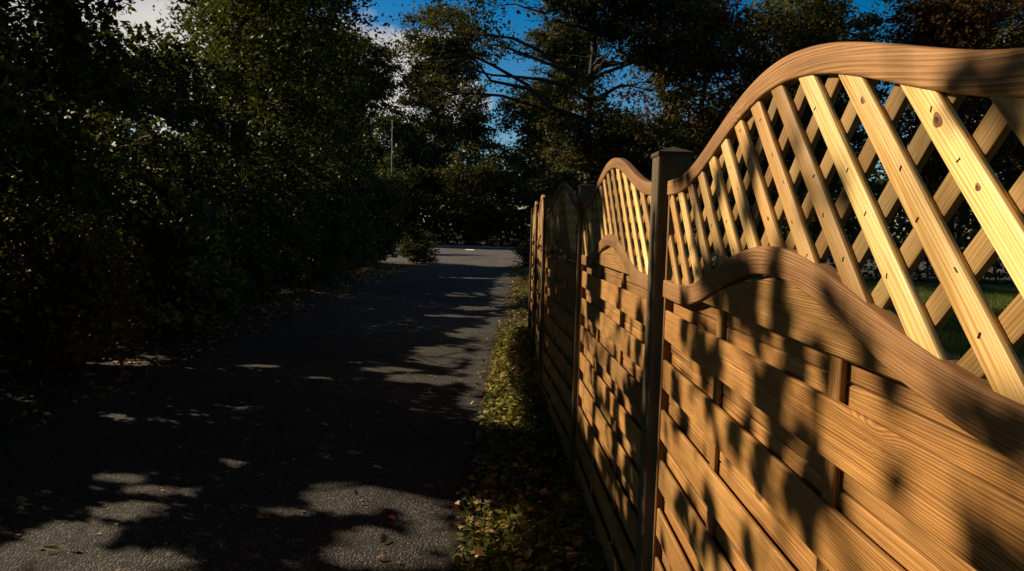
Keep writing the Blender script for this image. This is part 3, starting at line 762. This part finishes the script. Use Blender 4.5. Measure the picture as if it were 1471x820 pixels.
for i, (x, y, h, r) in enumerate([(-5.0, 5.0, 1.2, 0.8), (-5.2, 11.8, 1.8, 1.0), (-5.2, 14.2, 2.2, 1.2), (-5.2, 17, 2.2, 1.3), (-5.3, 20, 2.2, 1.3)]):
    bush('dark_bush', ['low dark bush just outside the left edge', 'black-green bush behind the green leafy bush', 'tall dark bush midway along the left of the lane', 'wide dark bush past the middle of the lane on the left', 'dark bush before the pale topped bush'][i],
         x, y, h, r, 9000, 0.075, M_leaf_dark, 'dark bushes along the left of the lane')
bush('pale_topped_bush', 'bush with a sunlit yellow top beside the junction, left of the lane', -4.9, 25.0, 2.1, 0.8, 6000, 0.09, M_leaf_autumn)
bush('corner_bush', 'low dark bush at the left corner of the lane and the cross road', -3.75, 27.6, 1.55, 0.75, 7000, 0.08, M_leaf_dark)
bush('verge_bush', 'small brown-green bush beside the far end of the fence', 0.62, 26.0, 1.1, 0.6, 4000, 0.08, M_leaf_olive)
# beyond the cross road
for i, (x, y, h) in enumerate([(-22, 56, 12), (-15, 58, 9.5), (-9, 55, 11.0), (-3.5, 54, 13), (2, 56, 14), (9, 57, 12), (17, 58, 12)]):
    lob = [(0, 0, h * 0.55, 3.4, 2.6, h * 0.38), (1, -0.5, h * 0.3, 3.4, 2.6, h * 0.25), (-0.9, 0.3, h * 0.75, 2.4, 2.2, h * 0.22)]
    tree('roadside_tree', ['tree beyond the cross road behind the left wood', 'lower tree beyond the cross road under the white cloud', 'thin-topped tree beyond the junction near the slender pole', 'round tree straight ahead beyond the cross road', 'full olive tree ahead, left of the fence end', 'tree beyond the cross road above the far fence panels', 'tree beyond the cross road behind the copper tree'][i],
         (x, y, 0), h, lob, 24000, 0.24, M_leaf_olive if i % 2 else M_leaf_dark, 0.22, 14, group='trees beyond the cross road', spread=0.5)
for i, (x, y, h, r_) in enumerate([(-8.6, 50.0, 6.6, 2.2), (-2.6, 49.9, 7.4, 2.9), (3.0, 49.8, 6.4, 2.6)]):
    tree('rounded_tree', ['small rounded tree at the far kerb behind the tall slender pole', 'rounded olive tree straight ahead at the far side of the cross road', 'rounded olive tree above the far fence end'][i], (x, y, 0), h,
         [(0, 0, h * 0.6, r_, 2.0, h * 0.36), (-0.8, -0.3, h * 0.3, r_, 1.8, h * 0.25), (0.9, -0.2, h * 0.35, r_ * .9, 1.8, h * 0.25)], 16000, 0.2, [M_leaf_dark, M_leaf_olive, M_leaf_olive][i], 0.12, 14, group='trees beyond the cross road', spread=0.4)
for i, (x, y, h) in enumerate([(-6.8, 60.5, 20.5), (3.5, 61, 20), (-13.4, 59, 17.5)]):
    tree('tall_tree', ['tall narrow olive tree straight ahead, between white cloud and blue gap', 'tall narrow tree straight ahead right of the blue gap', 'tall thin-leaved tree against the white cloud, right of the lane-side trees'][i], (x, y, 0), h,
         [(0.4, 0, h * 0.84, 3.4, 2.2, h * 0.13), (1.5, 0, h * 0.72, 2.0, 2.0, h * 0.10), (-0.6, 0, h * 0.6, 2.6, 2.2, h * 0.12), (-0.4, 0, h * 0.42, 2.6, 2.2, h * 0.12), (0.5, 0, h * 0.24, 3.0, 2.4, h * 0.10)], [48000, 48000, 48000][i], 0.24, M_leaf_olive, 0.26, 20, group='trees beyond the cross road', spread=0.5)
def hedge(name, label, x0, x1, y, depth, h, n, ls, mat):
    root = empty(name, ((x0 + x1) / 2, y, 0)); tag(root, label, 'hedge')
    L_ = x1 - x0
    P = np.stack([rng.uniform(-L_ / 2, L_ / 2, n), rng.uniform(-depth / 2, depth / 2, n), h * (1 - rng.random(n) ** 1.4)], 1)
    P[:, 2] *= 1 + 0.10 * field(P[:, 0] * 0.5, P[:, 1] * 0.2)
    W = P + np.array([(x0 + x1) / 2, y, 0])
    P = P[~lit_at(W) & (W[:, 2] > 0.02)]
    chains = []
    for xx in np.arange(-L_ / 2 + 0.3, L_ / 2, 0.8):
        chains.append((curve_pts(np.array([xx, 0, 0.0]), np.array([xx + rng.normal(0, .2), rng.normal(0, .2), h * 0.85]), 5, 0, 0.04), np.linspace(0.04, 0.01, 5)))
    V, F_ = tubes(chains, 5); add('stems', mesh_np('stems', V, F_, M_bark), root)
    LV, LF = leaves(P, ls); add('foliage', mesh_np('foliage', LV, LF, mat), root)
    return root
hedge('hedge', 'long dark hedge along the far side of the cross road', -26, 26, 51.5, 1.6, 2.6, 26000, 0.26, M_leaf_dark)
hedge('hedge', 'dark boundary hedge behind the sunlit lawn, seen through the lattice', 3, 34, 24.5, 1.6, 3.4, 30000, 0.17, M_leaf_dark)
hedge('hedge', 'high hedge across the near end of the lane, behind the viewer', -12, 12, -15, 2.0, 5.0, 16000, 0.3, M_leaf_dark)  # out of view, added to cut sky light from behind
hedge('hedge', 'tall overgrown hedge deep behind the trees on the left', -9.9, -8.9, 18, 34, 2.8, 26000, 0.16, M_leaf_dark)  # added to stop low sky and sun coming in under the crowns
n = 30000
Pw = np.stack([rng.uniform(-75, 75, n), rng.uniform(72, 80, n), 9.0 * (1 - rng.random(n) ** 1.3)], 1)
Pw[:, 2] *= 1 + 0.22 * field(Pw[:, 0] * 0.12, Pw[:, 1] * 0.05)
LV, LF = leaves(Pw, 0.75)
tag(add('far_woodland', mesh_np('far_woodland', LV, LF, M_leaf_dark)), 'dark far wood closing the view behind the roadside trees', 'woodland', kind='stuff')
# the spreading tree beyond the fence and the copper-leaved ones beside it
tree('spreading_tree', 'spreading tree beyond the fence with bare arching limbs against blue sky', (2.7, 26, 0), 12.5,
     [(-4.9, 0, 9.0, 2.0, 1.8, 0.9), (-2.5, 0, 9.35, 2.3, 2.0, 0.75), (0.4, 0, 10.0, 2.4, 2.0, 1.8), (2.6, -0.3, 8.4, 2.4, 2.0, 2.4), (-0.2, 0, 5.2, 2.0, 1.8, 1.3), (-6.2, 0.3, 7.6, 1.2, 1.5, 1.4), (1.6, 0, 4.2, 2.4, 1.8, 1.8), (0.4, 0, 7.6, 1.4, 1.6, 1.4)],
     70000, 0.14, M_leaf_olive, 0.27, 34, trunk_top=0.85)
for i, (x, y, h, mt_) in enumerate([(7.2, 27.5, 11.5, M_leaf_copper), (11.5, 28.5, 12.5, M_leaf_olive), (16.5, 27, 12, M_leaf_copper), (21.5, 28, 12.5, M_leaf_olive), (28, 28, 12, M_leaf_dark), (13.5, 34, 13, M_leaf_dark), (22, 35, 13, M_leaf_dark)]):
    lob = [(0, 0, h * 0.6, 2.9, 2.4, h * 0.33), (0.5, -0.6, h * 0.35, 2.7, 2.3, h * 0.22), (-0.7, 0.3, h * 0.82, 2.2, 2.0, h * 0.18)]
    tree('garden_tree', ['copper-leaved tree right of the spreading tree, above the second panel', 'olive tree above the crest of the near panel', 'reddish-brown tree above the right half of the near panel', 'olive tree at the right edge above the top rail', 'dark tree beyond the right edge of the lawn', 'tall dark tree behind the copper trees', 'tall dark tree behind the right edge trees'][i],
         (x, y, 0), h, lob, 38000, 0.16, mt_, 0.22, 16, group='trees behind the lawn', spread=0.42)

# ------------------------------------------------------------------ verge growth and fallen leaves
def ground_cover(name, P, size, mat, up=1.5, aspect=0.6):
    V, F_ = leaves(P, size, aspect, up)
    return tag(add(name, mesh_np(name, V, F_, mat)), kind='stuff')
n = 26000
y = 2.2 + 26 * rng.random(n) ** 1.5
xl = np.interp(y, [a[1] for a in lane_r], [a[0] for a in lane_r]); xr = np.where(y < 9.8, np.interp(y, PY, PX), 1.5)
u = rng.random(n) ** 0.75
x = xl + 0.02 + (xr - xl + 0.05) * u
hump = 0.03 + np.where((y > 5.4) & (y < 14), 0.20, 0.11) * np.clip(u * 2.2, 0, 1) * (0.5 + 0.5 * np.clip(field(x * 1.5, y * 0.9) + 0.4, 0, 1))
z = 0.01 + hump * rng.random(n) ** 0.8
ok = rng.random(n) < np.where(y < 5.2, 0.55, 1.0)
P = np.stack([x, y, z], 1)[ok]
isivy = rng.random(len(P)) < np.where(P[:, 1] < 11, 0.62, 0.35)
ground_cover('ivy_leaves', P[isivy], 0.052, M_leaf_ivy)
ground_cover('leaf_litter', P[~isivy] * np.array([1, 1, 0.8]), 0.050, M_litter)
# litter over the left side and scattered on the asphalt
n = 9000
P = np.stack([rng.uniform(-7, -3.4, n), 2 + 26 * rng.random(n), 0.006 + 0.03 * rng.random(n)], 1)
ground_cover('woodland_litter', P, 0.06, M_litter)
n = 2600
P = np.stack([-0.3 - 3.2 * rng.random(n) ** 1.6, 2.5 + 24 * rng.random(n), np.full(n, 0.012)], 1)
P = P[field(P[:, 0] * 0.8, P[:, 1] * 0.5) > -0.1]
ground_cover('lane_litter', P, 0.028, M_litter, up=4.0)
# grass blades on the verge and on the lawn
def grass(name, P, h, mat):
    n = len(P); d = rng.normal(0, 1, (n, 3)) * np.array([0.45, 0.45, 0]); d[:, 2] = 1
    hh = (h * rng.uniform(0.5, 1.3, n))[:, None]
    side = np.cross(d, rng.normal(0, 1, (n, 3))); side /= np.linalg.norm(side, axis=1)[:, None]; side[:, 2] *= 0.2
    V = np.empty((n, 3, 3)); V[:, 0] = P - side * hh * 0.05; V[:, 1] = P + side * hh * 0.05; V[:, 2] = P + d * hh
    return tag(add(name, mesh_np(name, V.reshape(-1, 3), np.arange(n * 3, dtype=np.int32).reshape(n, 3), mat)), kind='stuff')
M_grass = leaf_mat('grass_blade', [(0.0, (0.04, 0.065, 0.014)), (0.6, (0.085, 0.12, 0.025)), (1.0, (0.17, 0.15, 0.05))], 0.3)
n = 12000
y = 2.4 + 25 * rng.random(n) ** 1.3
xl = np.interp(y, [a[1] for a in lane_r], [a[0] for a in lane_r]); xr = np.where(y < 9.8, np.interp(y, PY, PX), 1.6)
grass('verge_grass', np.stack([xl + 0.06 + (xr - xl) * rng.random(n) ** 0.7, y, np.zeros(n)], 1), 0.11, M_grass)
n = 60000
y = 9 + 13 * rng.random(n); x = y * rng.uniform(0.42, 0.85, n)
grass('lawn_grass', np.stack([x, y, np.zeros(n)], 1), 0.10, M_grass)

# separate fallen leaves lying on the verge edge and the lane
verge = sheet('verge', [(0.52, -6), (0.52, 10)] + [(1.6, 12), (1.6, 26.4)] + [(a - 0.01, b) for a, b in reversed(rt) if b < 26.4 and b > -6], 0.0075, M_earth)
def leaf_shape(kind):
    if kind == 'lobed':
        pts = []
        for k_ in range(10):
            a = math.pi * 2 * k_ / 10 + math.pi / 2
            r_ = [1.0, 0.42, 0.85, 0.45, 0.6, 0.2, 0.6, 0.45, 0.85, 0.42][k_]
            pts.append((math.cos(a) * r_, math.sin(a) * r_, 0.12 * r_ * (k_ % 2)))
    else:
        pts = [(math.cos(a) * 0.5 * (1 - 0.25 * math.sin(a)), math.sin(a), 0.10 * abs(math.cos(a))) for a in np.linspace(-math.pi / 2, math.pi * 1.5, 12, endpoint=False)]
    return [(0, 0, 0.0)] + pts, [[0, i + 1, (i + 1) % len(pts) + 1] for i in range(len(pts))]
def flat_leaf_mat(name, c):
    mt, t, b = new_mat(name)
    oi = t.nodes.new('ShaderNodeObjectInfo')
    L(t, mixc(t, 1.0, c, ramp(t, oi.outputs['Random'], [(0, (0.6, 0.55, 0.5)), (1, (1.3, 1.2, 1.1))]), 'MULTIPLY'), b.inputs['Base Color'])
    b.inputs['Roughness'].default_value = 0.55
    return mt
shapes = []
for nm, c in (('orange_leaf', (0.42, 0.12, 0.035)), ('tan_leaf', (0.42, 0.28, 0.15)), ('green_leaf', (0.12, 0.17, 0.05)), ('brown_leaf', (0.17, 0.085, 0.04))):
    mt_ = flat_leaf_mat(nm, c)
    for kd in ('lobed', 'oval'):
        v, f = leaf_shape(kd); shapes.append(mesh_np('fallen_leaf', v, f, mt_))
for i in range(150):
    if i < 95: x, y = rng.uniform(-0.30, 0.16), rng.uniform(3.02, 3.85)
    elif i < 130: x, y = rng.uniform(-0.34, 0.1), rng.uniform(5.6, 8.2)
    else: x, y = rng.uniform(-2.4, -0.3), rng.uniform(3.0, 6.5)
    me_ = shapes[int(rng.choice(8, p=[.12, .06, .14, .22, .06, .2, .1, .1]))]
    o = add('fallen_leaf', me_, verge, (x, y, 0.02 + (0.07 * rng.random() if i < 130 else 0.0)), (rng.normal(0, 0.45), rng.normal(0, 0.45), rng.uniform(0, 6.28)))
    s_ = rng.uniform(0.017, 0.034); o.scale = (s_, s_, s_)

# ------------------------------------------------------------------ small far things
def pole(name, label, x, y, h, r, mat):
    root = empty(name, (x, y, 0)); tag(root, label, 'pole')
    V, F_ = tubes([(np.array([[0, 0, 0], [0, 0, h * 0.5], [0, 0, h]]), [r * 1.2, r, r * 0.9])], 10)
    add('shaft', mesh_np('shaft', V, F_, mat, True), root)
    V, F_ = tubes([(np.array([[0, 0, h], [0, 0, h + 0.04], [0, 0, h + 0.05]]), [r * 1.3, r * 1.3, 0.002])], 10)
    add('finial', mesh_np('finial', V, F_, mat, True), root)
    return root
M_pole = simple('galvanised', (0.35, 0.36, 0.37), 0.5)
pole('slender_pole', 'tall slender grey pole standing in front of the far trees, left of the lane', -8.6, 49.6, 8.6, 0.035, M_pole)
pole('slender_pole', 'short slender grey pole right of the tall one, behind the pale topped bush', -5.35, 32.6, 2.85, 0.025, M_pole)
